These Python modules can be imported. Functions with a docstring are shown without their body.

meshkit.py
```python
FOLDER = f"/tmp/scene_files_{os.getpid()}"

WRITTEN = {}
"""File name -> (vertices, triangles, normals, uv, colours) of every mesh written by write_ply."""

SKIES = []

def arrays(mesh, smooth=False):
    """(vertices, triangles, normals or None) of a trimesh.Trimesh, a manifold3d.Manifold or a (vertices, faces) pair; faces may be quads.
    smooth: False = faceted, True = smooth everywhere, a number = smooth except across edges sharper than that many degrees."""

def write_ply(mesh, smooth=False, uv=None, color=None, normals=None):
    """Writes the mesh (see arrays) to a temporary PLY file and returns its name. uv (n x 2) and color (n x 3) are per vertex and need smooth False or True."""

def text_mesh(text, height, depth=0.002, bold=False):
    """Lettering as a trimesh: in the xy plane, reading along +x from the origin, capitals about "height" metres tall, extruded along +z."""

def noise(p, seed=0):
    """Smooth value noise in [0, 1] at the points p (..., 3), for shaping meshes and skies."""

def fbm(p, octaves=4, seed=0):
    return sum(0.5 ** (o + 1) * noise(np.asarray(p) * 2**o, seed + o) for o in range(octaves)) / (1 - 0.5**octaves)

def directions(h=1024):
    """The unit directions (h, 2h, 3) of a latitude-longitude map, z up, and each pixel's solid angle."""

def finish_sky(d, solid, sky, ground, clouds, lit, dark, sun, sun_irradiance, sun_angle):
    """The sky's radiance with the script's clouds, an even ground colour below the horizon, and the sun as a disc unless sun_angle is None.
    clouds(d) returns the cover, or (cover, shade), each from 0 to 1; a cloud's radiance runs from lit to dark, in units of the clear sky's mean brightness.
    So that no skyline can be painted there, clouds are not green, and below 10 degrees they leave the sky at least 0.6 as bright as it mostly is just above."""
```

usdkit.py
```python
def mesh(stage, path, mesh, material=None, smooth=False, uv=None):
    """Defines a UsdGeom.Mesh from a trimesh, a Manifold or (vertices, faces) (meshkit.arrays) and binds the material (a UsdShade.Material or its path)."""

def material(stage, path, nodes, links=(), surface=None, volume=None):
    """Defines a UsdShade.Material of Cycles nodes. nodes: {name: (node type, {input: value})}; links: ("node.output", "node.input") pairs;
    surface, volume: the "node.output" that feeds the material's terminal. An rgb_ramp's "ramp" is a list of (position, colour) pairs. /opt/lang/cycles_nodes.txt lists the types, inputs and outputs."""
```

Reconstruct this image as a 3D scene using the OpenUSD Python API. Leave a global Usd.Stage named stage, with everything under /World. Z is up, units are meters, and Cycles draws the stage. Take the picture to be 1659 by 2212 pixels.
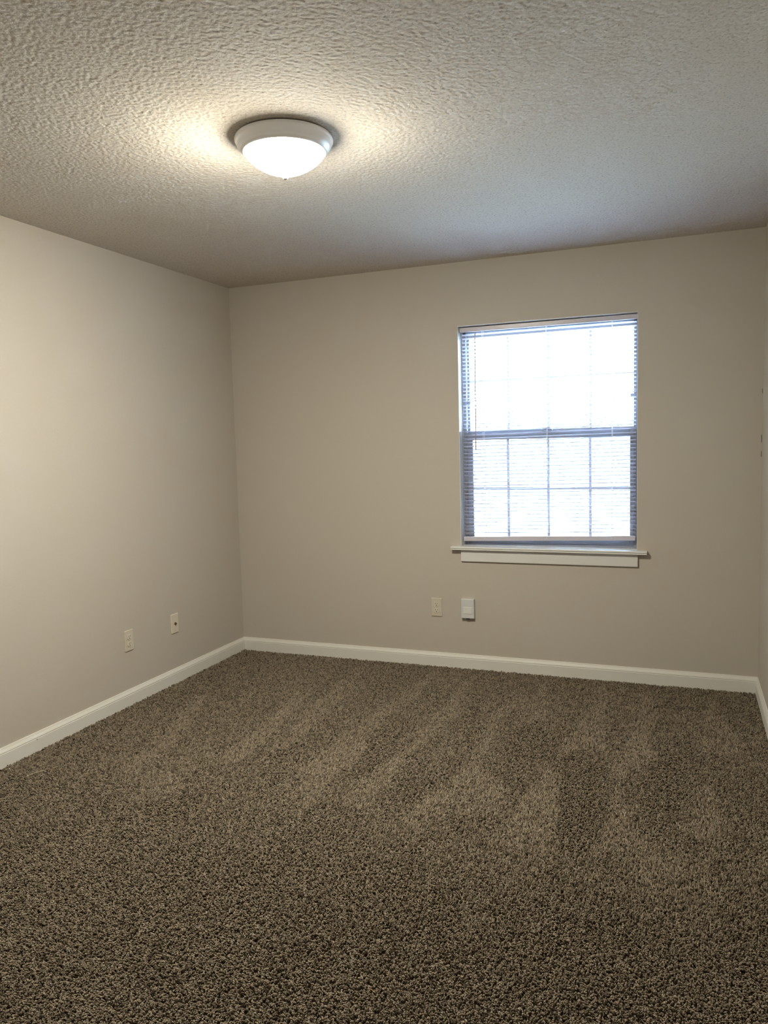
import math, random
import numpy as np
import trimesh
import manifold3d
from scipy import ndimage
from shapely.geometry import Polygon, box as sbox
from shapely import contains_xy
import usdkit
from pxr import Usd, UsdGeom, UsdLux, UsdShade, Gf, Sdf, Vt

random.seed(5)
rng = np.random.default_rng(5)
stage = Usd.Stage.CreateInMemory()
UsdGeom.SetStageUpAxis(stage, 'Z')
UsdGeom.SetStageMetersPerUnit(stage, 1.0)
UsdGeom.Xform.Define(stage, '/World')
UsdGeom.Scope.Define(stage, '/World/Looks')

# ------------------------------------------------------------------ camera
CX, CY, CZ = 2.8273, -4.4756, 1.3992
YAW, PITCH, ROLL, FPX = -0.375138, -0.090870, -0.026621, 1656.556
fw = np.array([math.sin(YAW) * math.cos(PITCH), math.cos(YAW) * math.cos(PITCH), math.sin(PITCH)])
r0 = np.array([math.cos(YAW), -math.sin(YAW), 0.0])
u0 = np.cross(r0, fw)
rt = math.cos(ROLL) * r0 + math.sin(ROLL) * u0
up = -math.sin(ROLL) * r0 + math.cos(ROLL) * u0
cam = UsdGeom.Camera.Define(stage, '/World/camera')
cam.AddTransformOp().Set(Gf.Matrix4d(*rt, 0, *up, 0, *(-fw), 0, CX, CY, CZ, 1))
cam.CreateHorizontalApertureAttr(36.0)
cam.CreateVerticalApertureAttr(48.0)
cam.CreateFocalLengthAttr(36.0 * FPX / 1659.0)
cam.CreateClippingRangeAttr(Gf.Vec2f(0.05, 500))
cam.CreateExposureAttr(2.65)

# ------------------------------------------------------------------ light
SKY = 3.4                      # overcast daylight outside the window
BOWL = 106.0                     # the ceiling lamp's glass
LAMP_COLOR = (1.0, 0.935, 0.77)
sky = UsdLux.DomeLight.Define(stage, '/World/sky')
sky.CreateIntensityAttr(SKY)
sky.CreateColorAttr(Gf.Vec3f(0.50, 0.71, 1.0))

# ------------------------------------------------------------------ helpers
used = {}
def numbered(parent, name):
    k = used.setdefault((parent, name), 0)
    used[(parent, name)] = k + 1
    return name if k == 0 else '%s_%03d' % (name, k)

def path_of(p):
    return '/World' if p is None else (p if isinstance(p, str) else str(p.GetPath()))

def obj(name, mesh, mat, parent=None, smooth=False, label=None):
    pp = path_of(parent)
    m = usdkit.mesh(stage, pp + '/' + numbered(pp, name), mesh, M[mat], smooth=smooth)
    if label:
        m.GetPrim().SetCustomDataByKey('label', label)
    return m.GetPrim()

def tag(p, label, cat, group=None, kind=None):
    for k, v in (('label', label), ('category', cat), ('group', group), ('kind', kind)):
        if v:
            p.SetCustomDataByKey(k, v)
    return p

def thing(name, label, cat, loc=(0, 0, 0), group=None, kind=None):
    x = UsdGeom.Xform.Define(stage, '/World/' + numbered('/World', name))
    x.AddTranslateOp().Set(Gf.Vec3d(*loc))
    return tag(x.GetPrim(), label, cat, group, kind)

def cat(*ms):
    return trimesh.util.concatenate(ms)

def bx(x0, x1, y0, y1, z0, z1, c=0.0):
    """A box, its edges chamfered by c."""
    if c <= 0:
        b = trimesh.creation.box([x1 - x0, y1 - y0, z1 - z0])
        b.apply_translation([(x0 + x1) / 2, (y0 + y1) / 2, (z0 + z1) / 2])
        return b
    pts = []
    for sx in (0, 1):
        for sy in (0, 1):
            for sz in (0, 1):
                for k in range(3):
                    d = [c, c, c]
                    d[k] = 0
                    pts.append([(x0 + d[0], x1 - d[0])[sx], (y0 + d[1], y1 - d[1])[sy], (z0 + d[2], z1 - d[2])[sz]])
    return trimesh.convex.convex_hull(np.array(pts))

def cyl(r, h, at, axis='z', n=24):
    m = trimesh.creation.cylinder(radius=r, height=h, sections=n)
    if axis == 'x':
        m.apply_transform(trimesh.transformations.rotation_matrix(math.pi / 2, [0, 1, 0]))
    if axis == 'y':
        m.apply_transform(trimesh.transformations.rotation_matrix(math.pi / 2, [1, 0, 0]))
    m.apply_translation(at)
    return m

def lathe(profile, n=96):
    return trimesh.creation.revolve(np.array(profile, float), sections=n)

def loft(profile, ends):
    """A closed profile [(d, z)] run between two ends; ends[k](d, z) gives the point."""
    n = len(profile)
    v = np.array([ends[0](*p) for p in profile] + [ends[1](*p) for p in profile])
    f = []
    for i in range(n):
        j = (i + 1) % n
        f += [[i, j, n + j], [i, n + j, n + i]]
    t = trimesh.creation.triangulate_polygon(Polygon(profile), engine='earcut')
    tv = t[0]
    idx = [int(np.argmin([np.hypot(q[0] - p[0], q[1] - p[1]) for p in profile])) for q in tv]
    for a, b, c in t[1]:
        f.append([idx[a], idx[b], idx[c]])
        f.append([n + idx[c], n + idx[b], n + idx[a]])
    m = trimesh.Trimesh(v, f, process=False)
    m.fix_normals()
    return m

def tube(points, r, sides=8):
    p = np.asarray(points, float)
    t = np.gradient(p, axis=0)
    t /= np.linalg.norm(t, axis=1, keepdims=True)
    a = np.cross(t, np.where(np.abs(t[:, 2:]) < 0.9, [0, 0, 1.0], [1.0, 0, 0]))
    a /= np.linalg.norm(a, axis=1, keepdims=True)
    b = np.cross(t, a)
    g = np.arange(sides) * 2 * np.pi / sides
    rr = np.broadcast_to(r, (len(p),))[:, None, None]
    v = p[:, None] + rr * (np.cos(g)[None, :, None] * a[:, None] + np.sin(g)[None, :, None] * b[:, None])
    f = []
    for i in range(len(p) - 1):
        for j in range(sides):
            k = (j + 1) % sides
            f += [[i * sides + j, i * sides + k, (i + 1) * sides + k], [i * sides + j, (i + 1) * sides + k, (i + 1) * sides + j]]
    v = np.vstack([v.reshape(-1, 3), p[:1], p[-1:]])
    n = len(p) * sides
    for j in range(sides):
        k = (j + 1) % sides
        f += [[n, k, j], [n + 1, n - sides + j, n - sides + k]]
    m = trimesh.Trimesh(v, f, process=False)
    m.fix_normals()
    return m

# ------------------------------------------------------------------ materials
M = {}
def mat(name, nodes, links, surface='p.BSDF'):
    M[name] = usdkit.material(stage, '/World/Looks/' + name, nodes, links, surface=surface)

def plain(name, color, rough=0.5, metallic=0.0, spec=0.5, bump=None):
    nodes = {'p': ('principled_bsdf', {'base_color': color, 'roughness': rough, 'metallic': metallic, 'specular_ior_level': spec})}
    links = []
    if bump:
        scale, dist = bump
        nodes['g'] = ('geometry', {})
        nodes['n'] = ('noise_texture', {'scale': scale, 'detail': 3.0})
        nodes['b'] = ('bump', {'distance': dist, 'strength': 1.0})
        links = [('g.position', 'n.vector'), ('n.fac', 'b.height'), ('b.normal', 'p.normal')]
    mat(name, nodes, links)

WALL = (0.47, 0.432, 0.377)
plain('wall_paint', WALL, 0.62, spec=0.3, bump=(170.0, 0.0003))
plain('trim_paint', (0.66, 0.648, 0.60), 0.38)
plain('sill_paint', (0.66, 0.655, 0.64), 0.35)
mat('ceiling_paint', {'g': ('geometry', {}), 'n': ('noise_texture', {'scale': 125.0, 'detail': 2.0, 'roughness': 0.6}),
    'r': ('rgb_ramp', {'ramp': [(0.30, (0.42, 0.384, 0.340)), (0.46, (0.60, 0.550, 0.488)), (0.75, (0.645, 0.594, 0.530))]}),
    'b': ('bump', {'distance': 0.0012}), 'p': ('principled_bsdf', {'roughness': 0.85, 'specular_ior_level': 0.2})},
    [('g.position', 'n.vector'), ('n.fac', 'r.fac'), ('r.color', 'p.base_color'), ('n.fac', 'b.height'), ('b.normal', 'p.normal')])
plain('plate_plastic', (0.54, 0.495, 0.415), 0.35)
plain('receptacle_plastic', (0.60, 0.55, 0.465), 0.3)
plain('box_plastic', (0.57, 0.585, 0.585), 0.35)
plain('panel_plastic', (0.64, 0.645, 0.62), 0.25)
plain('dark_slot', (0.012, 0.010, 0.008), 0.6)
plain('dark_connector', (0.02, 0.03, 0.025), 0.4)
plain('brass_dark', (0.16, 0.11, 0.06), 0.35, metallic=0.8)
plain('screw_paint', (0.55, 0.50, 0.42), 0.4)
plain('aluminium_frame', (0.24, 0.25, 0.29), 0.45)
plain('muntin_paint', (0.42, 0.42, 0.47), 0.5)
plain('headrail_metal', (0.50, 0.48, 0.53), 0.35)
plain('wand_plastic', (0.34, 0.26, 0.27), 0.2)
plain('cord_fabric', (0.85, 0.84, 0.82), 0.8)
plain('lamp_pan_paint', (0.90, 0.90, 0.92), 0.28)
plain('finial_paint', (0.70, 0.70, 0.66), 0.3)
plain('lint', (0.62, 0.58, 0.48), 0.9)
plain('white_lint', (0.85, 0.83, 0.78), 0.9)
plain('straw', (0.50, 0.34, 0.14), 0.7)
plain('soil', (0.03, 0.024, 0.018), 0.9)
plain('gap_dark', (0.06, 0.05, 0.04), 0.9)
plain('brick_outside', (0.36, 0.17, 0.12), 0.9)
plain('soffit_paint', (0.60, 0.50, 0.45), 0.8)

mat('ground_outside', {'g': ('geometry', {}), 'n': ('noise_texture', {'scale': 0.6, 'detail': 4.0}),
    'r': ('rgb_ramp', {'ramp': [(0.35, (0.30, 0.31, 0.27)), (0.65, (0.48, 0.47, 0.44))]}),
    'p': ('principled_bsdf', {'roughness': 0.95})},
    [('g.position', 'n.vector'), ('n.fac', 'r.fac'), ('r.color', 'p.base_color')])

# vinyl slats let a little light through
mat('slat_vinyl', {'p': ('principled_bsdf', {'base_color': (0.66, 0.64, 0.72), 'roughness': 0.4}),
    't': ('translucent_bsdf', {'color': (0.78, 0.74, 0.72)}), 'm': ('mix_closure', {'fac': 0.03})},
    [('p.BSDF', 'm.closure1'), ('t.BSDF', 'm.closure2')], 'm.closure')
mat('window_glass', {'f': ('fresnel', {'IOR': 1.45}), 'a': ('transparent_bsdf', {'color': (0.96, 0.98, 0.97)}),
    'b': ('glossy_bsdf', {'color': (1, 1, 1), 'roughness': 0.02}), 'm': ('mix_closure', {})},
    [('f.fac', 'm.fac'), ('a.BSDF', 'm.closure1'), ('b.BSDF', 'm.closure2')], 'm.closure')
mat('screen_mesh', {'a': ('transparent_bsdf', {'color': (1, 1, 1)}), 'b': ('diffuse_bsdf', {'color': (0.10, 0.10, 0.11)}),
    'm': ('mix_closure', {'fac': 0.42})}, [('a.BSDF', 'm.closure1'), ('b.BSDF', 'm.closure2')], 'm.closure')
# frosted bowl: brightest beside the two bulbs inside (object space, along the bulb axis)
AX = (0.95, 0.31)
mat('lit_glass', {'t': ('texture_coordinate', {}), 'd1': ('vector_math', {'math_type': 'distance', 'vector2': (0.085 * AX[0], 0.085 * AX[1], -0.078)}),
    'd2': ('vector_math', {'math_type': 'distance', 'vector2': (-0.085 * AX[0], -0.085 * AX[1], -0.078)}),
    'mn': ('math', {'math_type': 'minimum'}), 'w': ('math', {'math_type': 'add', 'value2': 0.035}),
    'r': ('map_range', {'from_min': 0.02, 'from_max': 0.11, 'to_min': 1.75 * BOWL, 'to_max': 0.66 * BOWL, 'clamp': True}),
    's': ('separate_xyz', {}), 'z': ('map_range', {'from_min': -0.046, 'from_max': -0.120, 'to_min': 0.0, 'to_max': 1.0, 'clamp': True}),
    'k': ('math', {'math_type': 'multiply'}), 'e': ('emission', {'color': LAMP_COLOR})},
    [('t.object', 'd1.vector1'), ('t.object', 'd2.vector1'), ('d1.value', 'w.value1'), ('w.value', 'mn.value1'), ('d2.value', 'mn.value2'),
     ('mn.value', 'r.value'), ('t.object', 's.vector'), ('s.z', 'z.value'), ('r.result', 'k.value1'), ('z.result', 'k.value2'), ('k.value', 'e.strength')], 'e.emission')

# carpet yarn: four tones
TONES = [(0.305, 0.256, 0.196), (0.240, 0.198, 0.149), (0.175, 0.142, 0.106), (0.115, 0.091, 0.067)]
for k, c in enumerate(TONES):
    mat('yarn_%s' % 'abcd'[k], {'i': ('object_info', {}), 'g': ('geometry', {}), 'h': ('hsv', {'color': c}), 'a': ('math', {'math_type': 'add'}),
        'r': ('map_range', {'from_min': 0, 'from_max': 2, 'to_min': 0.76, 'to_max': 1.24}),
        'p': ('principled_bsdf', {'roughness': 0.9, 'specular_ior_level': 0.03})},
        [('i.random', 'a.value1'), ('g.random_per_island', 'a.value2'), ('a.value', 'r.value'), ('r.result', 'h.value'), ('h.color', 'p.base_color')])
mat('carpet_backing', {'g': ('geometry', {}), 'n': ('noise_texture', {'scale': 110.0, 'detail': 2.0}),
    'r': ('rgb_ramp', {'ramp': [(0.35, (0.07, 0.056, 0.042)), (0.65, (0.12, 0.096, 0.072))]}),
    'b': ('bump', {'distance': 0.004}), 'p': ('principled_bsdf', {'roughness': 0.95})},
    [('g.position', 'n.vector'), ('n.fac', 'r.fac'), ('r.color', 'p.base_color'), ('n.fac', 'b.height'), ('b.normal', 'p.normal')])

# ------------------------------------------------------------------ the room
W, H, D = 3.2024, 2.44, 4.15         # width, height, depth (the back wall is y = 0, the room is y < 0)
T = 0.17                             # outer wall
PILE = -0.0085                       # level of the carpet's backing; the tips come up to about 0
OX0, OX1, OZ0, OZ1 = 1.565, 2.580, 0.740, 2.069   # window opening

def struct(p, label, c):
    return tag(p, label, c, kind='structure')

struct(obj('floor', bx(-0.15, W + 0.15, -D - 2.05, T, -0.12, PILE), 'carpet_backing'),
       'brown speckled carpeted floor of the empty room', 'floor')

# ceiling with its sprayed texture as relief
def build_ceiling():
    s = 0.0038
    xs = np.arange(0, W + s, s)
    xs[-1] = W
    ys = np.arange(-3.45, 0 + s, s)
    ys[-1] = 0
    r = np.random.default_rng(11)
    n = r.standard_normal((len(ys), len(xs)))
    a = ndimage.gaussian_filter(n, 1.0) - ndimage.gaussian_filter(n, 2.3)
    a /= a.std()
    n2 = r.standard_normal(n.shape)
    b = ndimage.gaussian_filter(n2, 4.0)
    b /= b.std()
    h = 0.00034 * np.tanh(1.0 * a + 0.10 * b + 0.35) + 0.00012 * a
    fade = np.minimum(1, np.minimum(np.minimum(xs[None], W - xs[None]), -ys[:, None]) / 0.004)
    h = h * fade - 0.0015
    X, Y = np.meshgrid(xs, ys)
    v = np.stack([X, Y, H - h], -1).reshape(-1, 3)
    gy, gx = np.gradient(-h, s)
    nn = np.stack([gx, gy, -np.ones_like(gx)], -1).reshape(-1, 3)
    nn /= np.linalg.norm(nn, axis=1, keepdims=True)
    ny, nx = h.shape
    i = (np.arange(ny - 1)[:, None] * nx + np.arange(nx - 1)[None]).ravel()
    f = np.vstack([np.stack([i, i + nx, i + nx + 1], 1), np.stack([i, i + nx + 1, i + 1], 1)])
    # the plain part behind the camera and the slab above
    rest = cat(bx(-0.15, W + 0.15, -D - 2.05, T, H + 0.006, H + 0.12), bx(0, W, -D - 1.9, -3.45, H, H + 0.01))
    rn = np.repeat(rest.face_normals, 3, axis=0)
    rv = rest.vertices[rest.faces].reshape(-1, 3)
    f = np.vstack([f, np.arange(len(rv)).reshape(-1, 3) + len(v)])
    v, nn = np.vstack([v, rv]), np.vstack([nn, rn])
    m = UsdGeom.Mesh.Define(stage, '/World/ceiling')
    m.CreatePointsAttr(Vt.Vec3fArray.FromNumpy(v.astype(np.float32)))
    m.CreateFaceVertexCountsAttr(Vt.IntArray.FromNumpy(np.full(len(f), 3, np.int32)))
    m.CreateFaceVertexIndicesAttr(Vt.IntArray.FromNumpy(f.astype(np.int32).ravel()))
    m.CreateSubdivisionSchemeAttr('none')
    m.CreateNormalsAttr(Vt.Vec3fArray.FromNumpy(nn.astype(np.float32)))
    m.SetNormalsInterpolation('vertex')
    UsdShade.MaterialBindingAPI.Apply(m.GetPrim()).Bind(M['ceiling_paint'])
    struct(m.GetPrim(), 'off-white ceiling with a rough sprayed texture', 'ceiling')
build_ceiling()

# walls
hole = sbox(-0.15, -0.02, W + 0.15, H + 0.01).difference(sbox(OX0 - 0.003, 0.7365, OX1 + 0.003, OZ1 + 0.003))
wb = trimesh.creation.extrude_polygon(hole, T, engine='earcut')
wb.apply_transform(np.array([[1, 0, 0, 0], [0, 0, 1, 0], [0, 1, 0, 0], [0, 0, 0, 1.0]]))
wb.fix_normals()
wall_back = struct(obj('wall_back', wb, 'wall_paint'), 'greige painted wall with the window', 'wall')
struct(obj('wall_left', bx(-0.15, 0, -D - 0.15, 0, -0.02, H + 0.01), 'wall_paint'), 'bare greige painted wall on the left, lit by the ceiling lamp', 'wall')
struct(obj('wall_right', bx(W, W + 0.15, -D - 0.15, 0, -0.02, H + 0.01), 'wall_paint'), 'narrow sliver of greige wall at the right edge', 'wall')
# the front wall has the doorway the picture is taken from, an unlit hall lies beyond
DX0, DX1, HY = 2.34, 3.16, -D - 1.9
fw_ = trimesh.creation.extrude_polygon(sbox(0, -0.02, W, H + 0.01).difference(sbox(DX0, -0.1, DX1, 2.05)), 0.12, engine='earcut')
fw_.apply_transform(np.array([[1, 0, 0, 0], [0, 0, 1, -D - 0.12], [0, 1, 0, 0], [0, 0, 0, 1.0]]))
fw_.fix_normals()
struct(obj('wall_front', fw_, 'wall_paint'), 'greige wall with the doorway behind the camera', 'wall')
struct(obj('wall_hall', cat(bx(-0.15, W + 0.15, HY - 0.15, HY, -0.02, H + 0.01), bx(-0.15, 0.0, HY, -D - 0.15, -0.02, H + 0.01),
       bx(W, W + 0.15, HY, -D - 0.15, -0.02, H + 0.01)), 'wall_paint'), 'walls of the unlit hall behind the doorway', 'wall')
for x, z, r in ((0.9487, 1.2421, 0.0035), (2.6366, 0.4102, 0.004), (3.0928, 0.4413, 0.004), (2.06, 0.235, 0.0035)):
    s = trimesh.creation.icosphere(1, 1.0)
    s.apply_scale([r, 0.0012, r])
    s.apply_translation([x, 0, z])
    obj('paint_blemish', s, 'wall_paint', wall_back, smooth=True)
for z0, z1 in ((1.60, 1.625), (1.345, 1.385), (1.27, 1.30)):     # hairline cracks in the right corner
    obj('corner_crack', bx(W - 0.004, W - 0.002, -0.0012, 0.001, z0, z1), 'gap_dark', wall_back)

# baseboards: flat face, step, cove to a thin top
BB = [(0, -0.0100), (0.0125, -0.0100), (0.0125, 0.0590), (0.0112, 0.0606), (0.0112, 0.0622), (0.0122, 0.0640), (0.0118, 0.0672),
      (0.0085, 0.0745), (0.0060, 0.0800), (0.0052, 0.0850), (0.0042, 0.0868), (0, 0.0868)]
bl = struct(obj('baseboard_left', loft(BB, [lambda d, z: (d, -D, z), lambda d, z: (d, -d, z)]), 'trim_paint', smooth=25),
            'white moulded baseboard along the left wall', 'baseboard')
bb = struct(obj('baseboard_back', loft(BB, [lambda d, z: (d, -d, z), lambda d, z: (W - d, -d, z)]), 'trim_paint', smooth=25),
            'white moulded baseboard under the window wall', 'baseboard')
struct(obj('baseboard_right', loft(BB, [lambda d, z: (W - d, -D, z), lambda d, z: (W - d, -d, z)]), 'trim_paint', smooth=25),
       'white moulded baseboard along the right wall', 'baseboard')
for y, z in ((-0.184, 0.0145), (-0.316, 0.0155), (-1.838, 0.0605 - 0.005)):
    obj('nail_hole', cyl(0.0022, 0.0006, (0.0125, y, z), 'x', 10), 'soil', bl)
obj('nail_hole', cyl(0.0016, 0.0006, (1.4106, -0.0125, 0.0540), 'y', 10), 'soil', bb)

# ------------------------------------------------------------------ the window
win = thing('window_1', 'single-hung window with eight panes in each of two sashes', 'window', kind='structure')
STOOL = 0.757
# white jamb liner boards (sides and head)
J = 0.003
obj('jamb', bx(OX0 - J, OX0, 0.0, T, STOOL, OZ1 + J, 0.0008), 'sill_paint', win)
obj('jamb', bx(OX1, OX1 + J, 0.0, T, STOOL, OZ1 + J, 0.0008), 'sill_paint', win)
obj('head_jamb', bx(OX0, OX1, 0.0, T, OZ1, OZ1 + J, 0.0008), 'sill_paint', win)
# stool: nosed board with horns, then the apron under it
ST = [(0.0, 0.7365), (0.034, 0.7365), (0.037, 0.7385), (0.037, 0.7430), (0.0350, 0.7445), (0.0350, 0.7462), (0.039, 0.7485), (0.0395, 0.7530), (0.037, 0.7570), (0.0, 0.7570)]
stool = cat(loft(ST, [lambda d, z: (1.5060, -d, z), lambda d, z: (2.6350, -d, z)]), bx(OX0 - J, OX1 + J, -0.001, 0.09, 0.7365, STOOL))
obj('window_sill', stool, 'sill_paint', win, smooth=25)
AP = [(0, 0.6635), (0.009, 0.6635), (0.013, 0.666), (0.015, 0.6705), (0.015, 0.7365), (0, 0.7365)]
obj('apron', loft(AP, [lambda d, z: (1.5655, -d, z), lambda d, z: (2.5855, -d, z)]), 'sill_paint', win, smooth=25)
# outer frame
F0, F1 = 0.078, 0.165
fr = cat(bx(OX0, 1.590, F0, F1, STOOL, OZ1, 0.0015), bx(2.556, OX1, F0, F1, STOOL, OZ1, 0.0015),
         bx(1.590, 2.556, F0, F1, 2.036, OZ1, 0.0015), bx(1.590, 2.556, F0, F1, STOOL - 0.012, 0.768, 0.0015),
         bx(OX0, 1.572, 0.066, F0, STOOL, OZ1), bx(2.573, OX1, 0.066, F0, STOOL, OZ1))
obj('window_frame', fr, 'aluminium_frame', win)
def sash(name, x0, x1, z0, z1, gx0, gx1, gz0, gz1, y0, y1, mx, mz):
    m = cat(bx(x0, gx0, y0, y1, z0, z1, 0.0015), bx(gx1, x1, y0, y1, z0, z1, 0.0015),
            bx(gx0, gx1, y0, y1, z0, gz0, 0.0015), bx(gx0, gx1, y0, y1, gz1, z1, 0.0015))
    s = obj(name, m, 'aluminium_frame', win)
    yc = (y0 + y1) / 2
    w = 0.0075
    for x in mx:
        obj('muntin', bx(x - w, x + w, yc - 0.005, yc + 0.005, gz0, gz1, 0.002), 'muntin_paint', s)
    xs = [gx0] + list(mx) + [gx1]
    for a, b in zip(xs, xs[1:]):
        obj('muntin', bx(a + (w if a != gx0 else 0), b - (w if b != gx1 else 0), yc - 0.005, yc + 0.005, mz - w, mz + w, 0.002), 'muntin_paint', s)
    for a, b in zip(xs, xs[1:]):
        for c, d in ((gz0, mz), (mz, gz1)):
            obj('pane', bx(a, b, yc - 0.0012, yc + 0.0012, c, d), 'window_glass', s)
    return s
MX = (1.838, 2.0765, 2.317)
up_s = sash('upper_sash', 1.590, 2.556, 1.415, 2.036, 1.6025, 2.5545, 1.452, 2.012, 0.113, 0.140, MX, 1.750)
lo_s = sash('lower_sash', 1.590, 2.556, 0.768, 1.440, 1.6245, 2.5370, 0.802, 1.396, 0.082, 0.108, MX, 1.1005)
obj('sash_lock', cat(bx(2.045, 2.105, 0.066, 0.084, 1.440, 1.452, 0.003), cyl(0.010, 0.012, (2.075, 0.078, 1.456))), 'aluminium_frame', lo_s)
for x in (1.602, 2.552):                                   # latch blocks on the tracks above the lower sash
    obj('track_latch', bx(x - 0.013, x + 0.013, 0.080, 0.106, 1.612, 1.634, 0.002), 'aluminium_frame', win)
obj('insect_screen', bx(1.596, 2.550, 0.1515, 0.152, 0.785, 1.430), 'screen_mesh', win)

# outside: brick veneer, soffit of the eave, ground
veneer = sbox(-3, -0.3, W + 3, 2.62).difference(sbox(OX0 - 0.01, 0.69, OX1 + 0.01, OZ1 + 0.01))
vm = trimesh.creation.extrude_polygon(veneer, 0.09, engine='earcut')
vm.apply_transform(np.array([[1, 0, 0, 0], [0, 0, 1, T + 0.005], [0, 1, 0, 0], [0, 0, 0, 1.0]]))
vm.fix_normals()
struct(obj('wall_outside', vm, 'brick_outside'), 'brick veneer on the outside of the window wall', 'wall')
struct(obj('eave', bx(-3, W + 3, T + 0.1, T + 0.45, 2.24, 2.40), 'soffit_paint'), 'eave over the window outside', 'eave')
struct(obj('ground', bx(-60, 60, T + 0.1, 90, -0.5, -0.3), 'ground_outside'), 'bright open ground outside the window', 'ground')

# ------------------------------------------------------------------ the mini blind
blind = thing('window_blind', 'white horizontal mini blind hanging in the window, slats open', 'blind', (0, 0, 0))
BY = 0.050
hr = cat(bx(1.570, 2.576, 0.0365, 0.0640, 2.0395, 2.0655, 0.0012), bx(1.570, 2.576, 0.0350, 0.0372, 2.0385, 2.0445, 0.0008))
obj('headrail', hr, 'headrail_metal', blind)
for x in (1.5685, 2.5765):
    obj('bracket', bx(x - 0.0022, x + 0.0022, 0.034, 0.066, 2.036, 2.0685, 0.0008), 'headrail_metal', blind)
NS = 55
TILT = math.radians(-14.0)           # room edge up
u = np.linspace(-1, 1, 7)
arc = np.stack([0.0125 * u, 0.0022 * (1 - u ** 2) - 0.0011], 1)
ct, sn = math.cos(TILT), math.sin(TILT)
arc = np.stack([arc[:, 0] * ct - arc[:, 1] * sn, arc[:, 0] * sn + arc[:, 1] * ct], 1)
th = np.array([-sn, ct]) * 0.0004
prof = np.vstack([arc, (arc + th)[::-1]])
srng = np.random.default_rng(3)
for k in range(NS):
    zl = 2.0215 - k * (2.0215 - 0.8330) / (NS - 1)
    zr = 2.0250 - k * (2.0250 - 0.8560) / (NS - 1)
    if k == 18:
        zl, zr = zl + 0.008, zr + 0.008                     # one slat has slipped up in its ladder
    zl += srng.normal(0, 0.0004)
    zr += srng.normal(0, 0.0004)
    xr = 2.573 - 0.004 * k / NS
    e = [lambda d, z, q=zl: (1.576, BY + d, q + z), lambda d, z, q=zr, x=xr: (x, BY + d, q + z)]
    obj('slat', loft([tuple(p) for p in prof], e), 'slat_vinyl', blind, smooth=40)
br = [(-0.0115, -0.008), (-0.010, -0.0105), (0.010, -0.0105), (0.0115, -0.008), (0.0115, 0.008), (0.009, 0.0105), (-0.009, 0.0105), (-0.0115, 0.008)]
br = [(d * 1.05, z * 1.25) for d, z in br]
obj('bottom_rail', loft(br, [lambda d, z: (1.5705, BY + d, 0.7960 + z), lambda d, z: (2.5690, BY + d, 0.8205 + z)]), 'headrail_metal', blind, smooth=25)
for x in (1.7019, 2.0765, 2.4414):
    g = (x - 1.57) / 1.0
    z0 = 0.796 + 0.0245 * g
    cords = [tube([(x + dx, BY + dy, 2.045), (x + dx, BY + dy, 1.4), (x + dx, BY + dy, z0)], 0.0008, 6) for dx, dy in ((0, -0.0142), (0, 0.0142), (0.004, 0.0))]
    obj('ladder_cord', cat(*cords), 'cord_fabric', blind)
wand = [(1.6625, 0.030, 2.0350), (1.6622, 0.028, 2.0200), (1.6605, 0.026, 1.70), (1.6585, 0.025, 1.352), (1.6584, 0.025, 1.337)]
obj('tilt_wand', tube(wand, [0.0016, 0.0026, 0.0026, 0.0030, 0.0030], 6), 'wand_plastic', blind)

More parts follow.
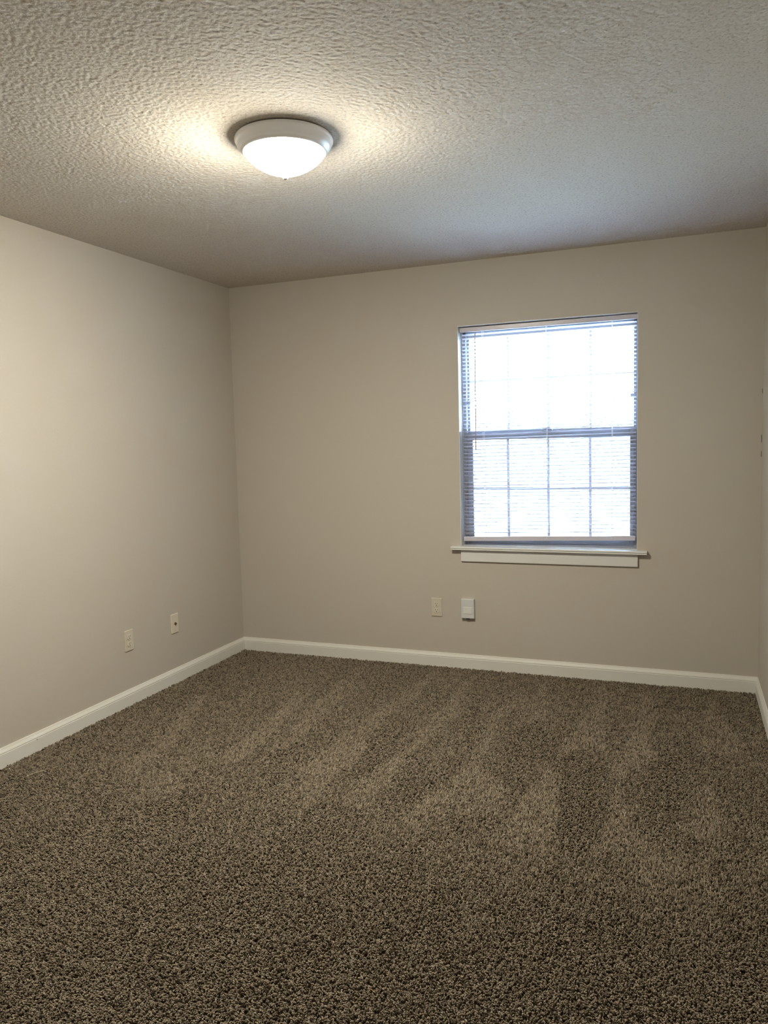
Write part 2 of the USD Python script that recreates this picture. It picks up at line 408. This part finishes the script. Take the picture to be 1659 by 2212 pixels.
# ------------------------------------------------------------------ ceiling lamp
lamp = thing('ceiling_lamp', 'round white flush-mount ceiling lamp with a glowing frosted glass bowl', 'ceiling lamp', (1.5453, -2.0573, H))
pan = [(0.0, -0.002), (0.160, -0.002), (0.1655, -0.004), (0.1675, -0.009), (0.1675, -0.013), (0.1650, -0.0165), (0.1635, -0.0185), (0.1625, -0.0225),
       (0.1590, -0.0310), (0.1520, -0.0390), (0.1450, -0.0440), (0.1420, -0.0470), (0.1410, -0.0500), (0.1375, -0.0505), (0.1355, -0.0470), (0.1300, -0.0300), (0.0, -0.0250)]
obj('pan', lathe(pan[::-1]), 'lamp_pan_paint', lamp, smooth=35)
from scipy.interpolate import PchipInterpolator
bz = [0.0, 0.10, 0.20, 0.38, 0.58, 0.78, 0.92, 0.985, 1.0]
brr = [1.0, 0.995, 0.965, 0.865, 0.715, 0.51, 0.295, 0.10, 0.0]
cv = PchipInterpolator(bz, brr)
bowl = [(float(0.1365 * cv(t)), -0.046 - 0.076 * t) for t in np.concatenate([np.linspace(0, 0.9, 22), [0.93, 0.955, 0.975, 0.99, 1.0]])]
bowl[-1] = (0.0, bowl[-1][1])
obj('glass_bowl', lathe(bowl[::-1]), 'lit_glass', lamp, smooth=True)
fin = [(0.0, -0.118), (0.0155, -0.119), (0.0172, -0.1210), (0.0165, -0.1235), (0.0120, -0.1260), (0.0100, -0.1285), (0.0104, -0.1310), (0.0085, -0.1345), (0.0045, -0.1365), (0.0, -0.1370)]
obj('finial', lathe(fin[::-1], 32), 'finial_paint', lamp, smooth=35)

# ------------------------------------------------------------------ plates on the walls (built facing -y at the origin, turned for the left wall)
def wall_frame(on_left, c):
    """Maps (across, out, up) in a plate's own frame to the room."""
    def f(m):
        m = m.copy()
        if on_left:
            R = np.array([[0, -1, 0, c[0]], [1, 0, 0, c[1]], [0, 0, 1, c[2]], [0, 0, 0, 1.0]])
        else:
            R = np.array([[1, 0, 0, c[0]], [0, 1, 0, c[1]], [0, 0, 1, c[2]], [0, 0, 0, 1.0]])
        m.apply_transform(R)
        return m
    return f

def face_shape():
    c = Polygon([(0.0172 * math.cos(a), 0.0172 * math.sin(a)) for a in np.linspace(0, 2 * math.pi, 48, endpoint=False)])
    c = c.intersection(sbox(-0.02, -0.0142, 0.02, 0.0142))
    m = trimesh.creation.extrude_polygon(c, 0.0030, engine='earcut')
    m.apply_transform(np.array([[1, 0, 0, 0], [0, 0, -1, -0.0045], [0, 1, 0, 0], [0, 0, 0, 1.0]]))
    m.fix_normals()
    return m

def plate(w=0.069, h=0.1145):
    pr = [(0, 0), (0.0035, 0), (0.0055, 0.0025), (0.0055, 0.0040)]
    hull = []
    for k, (d, ins) in enumerate(((0.0, 0.0), (0.0032, 0.0), (0.0052, 0.0022))):
        for sx in (-1, 1):
            for sz in (-1, 1):
                for q in ((0.003, 0), (0, 0.003)):
                    hull.append([sx * (w / 2 - ins - q[0]), -d, sz * (h / 2 - ins - q[1])])
    return trimesh.convex.convex_hull(np.array(hull))

def outlet(on_left, c, label):
    f = wall_frame(on_left, c)
    t = thing('wall_outlet', label, 'outlet')
    obj('cover_plate', f(plate()), 'plate_plastic', t)
    for s in (1, -1):
        zc = s * 0.0195
        m = face_shape()
        m.apply_translation([0, 0, zc])
        r = obj('receptacle', f(m), 'receptacle_plastic', t)
        y = -0.0077
        obj('slot', f(bx(-0.0075, -0.0052, y, y + 0.001, zc + 0.0005, zc + 0.0085)), 'dark_slot', r)
        obj('slot', f(bx(0.0052, 0.0075, y, y + 0.001, zc + 0.0012, zc + 0.0078)), 'dark_slot', r)
        obj('ground_hole', f(cyl(0.0028, 0.001, (0, y + 0.0005, zc - 0.0068), 'y', 14)), 'dark_slot', r)
    obj('screw', f(cat(cyl(0.0032, 0.0012, (0, -0.0057, 0), 'y', 16))), 'screw_paint', t)
    return t
outlet(False, (1.4002, 0, 0.3708), 'beige duplex power outlet under the left end of the window sill')
outlet(True, (0, -1.1600, 0.3555), 'beige duplex power outlet on the left wall beside the cable plate')

cx = thing('cable_plate', 'beige wall plate with one dark coaxial cable connector', 'wall plate')
f = wall_frame(True, (0, -0.7553, 0.3560))
obj('cover_plate', f(plate(0.068, 0.1155)), 'receptacle_plastic', cx)
nut = trimesh.creation.cylinder(radius=0.0075, height=0.003, sections=6)
nut.apply_transform(trimesh.transformations.rotation_matrix(math.pi / 2, [1, 0, 0]))
nut.apply_translation([0, -0.0066, 0])
obj('coaxial_connector', f(cat(nut, cyl(0.0050, 0.010, (0, -0.0105, 0), 'y', 18), cyl(0.0054, 0.0010, (0, -0.0095, 0), 'y', 18), cyl(0.0054, 0.0010, (0, -0.0125, 0), 'y', 18))), 'brass_dark', cx)
for z in (0.0415, -0.0415):
    obj('screw', f(cyl(0.0032, 0.0012, (0, -0.0057, z), 'y', 16)), 'screw_paint', cx)

bxo = thing('wall_box', 'white surface-mounted wall box with a square panel and dark connector below', 'wall box')
f = wall_frame(False, (1.6030, 0, 0.3750))
body = []
for d, wx, zt, zb in ((0.0, 0.0405, 0.0595, -0.0570), (0.020, 0.0405, 0.0590, -0.0585), (0.024, 0.0385, 0.0565, -0.0575)):
    for sx in (-1, 1):
        body += [[sx * wx, -d, zt], [sx * wx, -d, zb]]
body = trimesh.convex.convex_hull(np.array(body))
obj('housing', f(body), 'box_plastic', bxo)
obj('panel', f(bx(-0.0265, 0.0265, -0.0258, -0.0230, -0.0300, 0.0110, 0.001)), 'panel_plastic', bxo)
bul = [[0.034 * math.cos(a), -y, -0.0565 - 0.0085 * max(0, math.sin(a))] for a in np.linspace(0, math.pi, 13) for y in (0.001, 0.016)]
obj('lower_cover', f(trimesh.convex.convex_hull(np.array(bul + [[0, -0.001, -0.0560], [0, -0.016, -0.0560]]))), 'box_plastic', bxo)
obj('connector', f(bx(-0.0105, 0.0105, -0.021, -0.016, -0.0655, -0.0570, 0.001)), 'dark_connector', bxo)

# ------------------------------------------------------------------ carpet pile
LIGHT = [[(1.38, -0.12), (1.43, -0.11), (1.46, -0.68), (1.4, -0.9), (1.41, -1.29), (1.49, -1.32), (1.57, -1.89), (1.28, -1.93), (1.28, -1.65), (1.32, -1.23), (1.33, -0.85), (1.39, -0.6)],
 [(1.63, -0.14), (1.69, -0.14), (1.7, -0.63), (1.76, -0.72), (1.71, -1.13), (1.68, -1.37), (1.71, -1.61), (1.72, -1.88), (1.57, -1.89), (1.57, -1.7), (1.62, -1.36), (1.65, -1.09), (1.65, -0.68)],
 [(1.98, -0.42), (2.05, -0.44), (1.97, -0.78), (2.0, -1.1), (2.01, -1.37), (2.16, -1.51), (2.2, -1.78), (1.85, -1.9), (1.9, -1.7), (1.94, -1.44), (1.95, -1.12), (1.91, -0.78)],
 [(2.06, -0.09), (2.09, -0.08), (2.19, -0.77), (2.06, -0.77)], [(2.39, -0.11), (2.42, -0.1), (2.5, -1.05), (2.41, -1.05), (2.3, -1.19), (2.36, -0.52)],
 [(2.61, -0.11), (2.65, -0.1), (2.7, -0.48), (2.68, -0.89), (2.75, -1.08), (2.6, -1.15), (2.61, -1.49), (2.72, -1.85), (2.56, -1.9), (2.58, -1.5), (2.56, -1.14), (2.64, -0.52)],
 [(2.95, -0.17), (2.98, -0.16), (3.02, -0.47), (3.1, -0.89), (2.88, -0.96), (2.91, -0.57)], [(2.91, -1.26), (2.93, -1.26), (2.97, -1.66), (2.84, -1.71)],
 [(2.27, -1.27), (2.3, -1.26), (2.36, -1.44), (2.44, -1.94), (2.19, -2.03), (2.23, -1.69), (2.27, -1.5)], [(0.25, -0.91), (0.31, -0.89), (0.56, -1.5), (0.64, -1.96), (0.52, -2.04), (0.44, -1.47)],
 [(0.78, -0.71), (0.85, -0.68), (0.95, -1.18), (0.99, -1.64), (0.88, -1.73), (0.84, -1.22)], [(0.92, -0.09), (0.96, -0.08), (1.06, -0.7), (1.13, -1.38), (1.08, -1.51), (0.97, -0.81)],
 [(0.35, -2.36), (0.51, -2.26), (0.65, -2.44), (0.58, -2.57)]]
DARK = [[(2.32, -1.08), (2.42, -1.07), (2.53, -1.25), (2.55, -1.59), (2.49, -1.99), (2.45, -1.94), (2.38, -1.57), (2.38, -1.3)],
 [(0.97, -1.89), (1.07, -2.16), (0.96, -2.57), (0.86, -2.82), (0.71, -2.68), (0.78, -2.33)], [(3.05, -2.29), (3.02, -2.58), (2.84, -2.65), (2.93, -2.46)],
 [(2.09, -0.89), (2.24, -0.88), (2.31, -1.22), (2.14, -1.27)], [(1.47, -1.27), (1.49, -1.01), (1.59, -1.23), (1.51, -1.77), (1.45, -1.78)],
 [(1.91, -1.24), (1.99, -1.32), (1.85, -1.74), (1.8, -1.84)], [(2.73, -1.09), (2.88, -1.04), (2.82, -1.5), (2.76, -1.74), (2.71, -1.46)],
 [(0.0, -0.53), (0.1, -0.33), (0.26, -0.95), (0.31, -1.38)], [(0.1, -2.13), (0.26, -1.98), (0.36, -2.23), (0.33, -2.34)]]
DENT = [[(2.7, -0.36), (2.95, -0.31), (2.95, -0.36), (2.71, -0.42)], [(0.08, -0.91), (0.28, -0.89), (0.3, -0.92), (0.1, -0.94)], [(0.41, -0.89), (0.55, -0.88), (0.56, -0.9), (0.43, -0.93)],
 [(2.17, -1.22), (2.32, -1.18), (2.32, -1.21), (2.18, -1.25)], [(1.38, -2.52), (1.44, -2.5), (1.46, -2.53), (1.4, -2.55)], [(3.0, -1.28), (3.04, -1.26), (3.04, -1.3), (3.0, -1.33)],
 [(2.37, -0.42), (2.43, -0.41), (2.43, -0.44), (2.38, -0.46)]]

TEST_LEAN = False
def build_carpet():
    pi = UsdGeom.PointInstancer.Define(stage, '/World/carpet_pile')
    r = np.random.default_rng(21)
    protos, nv = [], 5
    for k in range(4):
        for q in range(nv):
            parts = []
            for s in range(3):
                x0, y0 = r.normal(0, 0.0019, 2)
                a = math.pi / 2 + r.normal(0, 0.7)           # strands bend over towards +y, more or less
                l = r.uniform(0.0018, 0.0055)
                hgt = r.uniform(0.0075, 0.0115)
                cx_, cy_ = l * math.cos(a), l * math.sin(a)
                pts = [(x0, y0, -0.001), (x0 + 0.28 * cx_, y0 + 0.28 * cy_, 0.6 * hgt), (x0 + 0.75 * cx_, y0 + 0.75 * cy_, 0.96 * hgt), (x0 + 1.25 * cx_, y0 + 1.25 * cy_, 0.97 * hgt)]
                parts.append(tube(pts, np.array([0.0014, 0.0021, 0.0020, 0.0010]), 5))
            name = '/World/carpet_pile/protos/tuft%s' % ('' if not protos else '_%03d' % len(protos))
            m = usdkit.mesh(stage, name, cat(*parts), M['yarn_%s' % 'abcd'[k]], smooth=True)
            protos.append(m.GetPath())
    s = 0.0078
    xs, ys = np.arange(0.018, W - 0.016, s), np.arange(-3.75, -0.016, s)
    X, Y = np.meshgrid(xs, ys)
    X = (X + r.uniform(-0.45, 0.45, X.shape) * s).ravel()
    Y = (Y + r.uniform(-0.45, 0.45, Y.shape) * s).ravel()
    n = len(X)
    # pile direction: fields on a 2 cm grid, vacuum strokes softly edged
    gs = 0.01
    gx, gy = np.meshgrid(np.arange(0, W + gs, gs), np.arange(-3.8, gs, gs))
    def field(polys, blur):
        a = np.zeros(gx.shape)
        for p in polys:
            a = np.maximum(a, contains_xy(Polygon(p).buffer(0), gx, gy))
        return ndimage.gaussian_filter(a.astype(float), blur)
    fr_ = np.random.default_rng(8)
    big = ndimage.gaussian_filter(fr_.standard_normal(gx.shape), (14, 5))
    big /= big.std()
    near = np.clip((-1.50 - gy) / 0.45, 0, 1)                # the strokes fade out towards the door
    strokes = 1.25 * field(LIGHT, 1.1) * (1 - 0.75 * near) - field(DARK, 2.2) * (1.0 + 0.4 * near)
    lean = strokes + 0.18 * big + 0.35 * near - 1.25 * np.clip((-1.95 - gy) / 0.9, 0, 1)
    dent = field(DENT, 0.7)
    ij = np.array([(Y + 3.8) / gs, X / gs])
    L = ndimage.map_coordinates(lean, ij, order=1, mode='nearest')
    Dn = np.clip(ndimage.map_coordinates(dent, ij, order=1, mode='nearest') * 1.6, 0, 1)
    if TEST_LEAN:
        L = np.where(X > 1.6, 1.0, -1.0)
    # rotation: spin about z, then lean towards +y (away from the door) or -y
    spin = r.normal(0, 0.75, n) + np.pi * (r.uniform(0, 1, n) > 0.5 + 0.5 * np.clip(L, -1, 1))
    ay = np.radians(np.clip(LEAN0 + LEAN1 * L, -24, 54) + r.normal(0, 12, n))   # tips towards +y for positive
    ax = np.radians(r.normal(0, 15, n))
    def quat(axis, a):
        q = np.zeros((n, 4))
        q[:, 0] = np.cos(a / 2)
        q[:, 1 + axis] = np.sin(a / 2)
        return q
    def mul(a, b):
        w1, x1, y1, z1 = a.T
        w2, x2, y2, z2 = b.T
        return np.stack([w1 * w2 - x1 * x2 - y1 * y2 - z1 * z2, w1 * x2 + x1 * w2 + y1 * z2 - z1 * y2,
                         w1 * y2 - x1 * z2 + y1 * w2 + z1 * x2, w1 * z2 + x1 * y2 - y1 * x2 + z1 * w2], 1)
    q = mul(mul(quat(0, -ay), quat(1, ax)), quat(2, spin))
    sc = r.uniform(0.85, 1.2, n)
    S = np.stack([sc, sc, sc * (1 - 0.45 * Dn)], 1)
    tone = np.clip(r.choice([0, 1, 2, 3], n, p=[0.34, 0.33, 0.22, 0.11]) + 1.6 * (r.uniform(0, 1, n) < 0.8 * Dn), 0, 3)
    idx = tone.astype(int) * nv + r.integers(0, nv, n)
    pi.CreatePrototypesRel().SetTargets(protos)
    pi.CreatePositionsAttr(Vt.Vec3fArray.FromNumpy(np.stack([X, Y, np.full(n, PILE)], 1).astype(np.float32)))
    pi.CreateProtoIndicesAttr(Vt.IntArray.FromNumpy(idx.astype(np.int32)))
    pi.CreateScalesAttr(Vt.Vec3fArray.FromNumpy(S.astype(np.float32)))
    pi.CreateOrientationsAttr(Vt.QuathArray([Gf.Quath(*map(float, t)) for t in q]))
    tag(pi.GetPrim(), 'brown and beige speckled frieze carpet pile with vacuum tracks', 'carpet', kind='stuff')
LEAN0, LEAN1 = 0.0, 50.0
build_carpet()

# small litter lying on the pile
th_ = thing('thread', 'pale loose thread lying on the carpet by the left baseboard', 'thread')
p = np.array([(0.190, -2.073, 0.0040), (0.199, -2.055, 0.0050), (0.204, -2.040, 0.0055), (0.212, -2.022, 0.0050), (0.2236, -2.0078, 0.0045)])
obj('strand', tube(p, 0.0009, 6), 'lint', th_)
tag(obj('white_crumb', trimesh.creation.icosphere(1, 0.0022).apply_translation([0.0557, -2.042, 0.0040]), 'white_lint'),
    'tiny white crumb at the foot of the left baseboard', 'crumb')
st_ = np.array([(2.0814, -2.7816, 0.0050), (2.092, -2.785, 0.0065), (2.1039, -2.7896, 0.0040)])
tag(obj('straw_bit', tube(st_, 0.0008, 6), 'straw'), 'short yellow bit of straw on the carpet near the camera', 'straw')
tag(obj('dark_twig', tube(np.array([(0.078, -0.093, 0.0055), (0.095, -0.125, 0.0075), (0.118, -0.160, 0.0045)]), 0.0030, 6), 'soil'),
    'small dark sliver on the carpet in the far left corner', 'debris')
tag(obj('dark_crumb', trimesh.creation.icosphere(1, 0.005).apply_translation([0.030, -0.677, 0.0035]), 'soil'),
    'dark crumb where the left baseboard meets the carpet', 'debris')
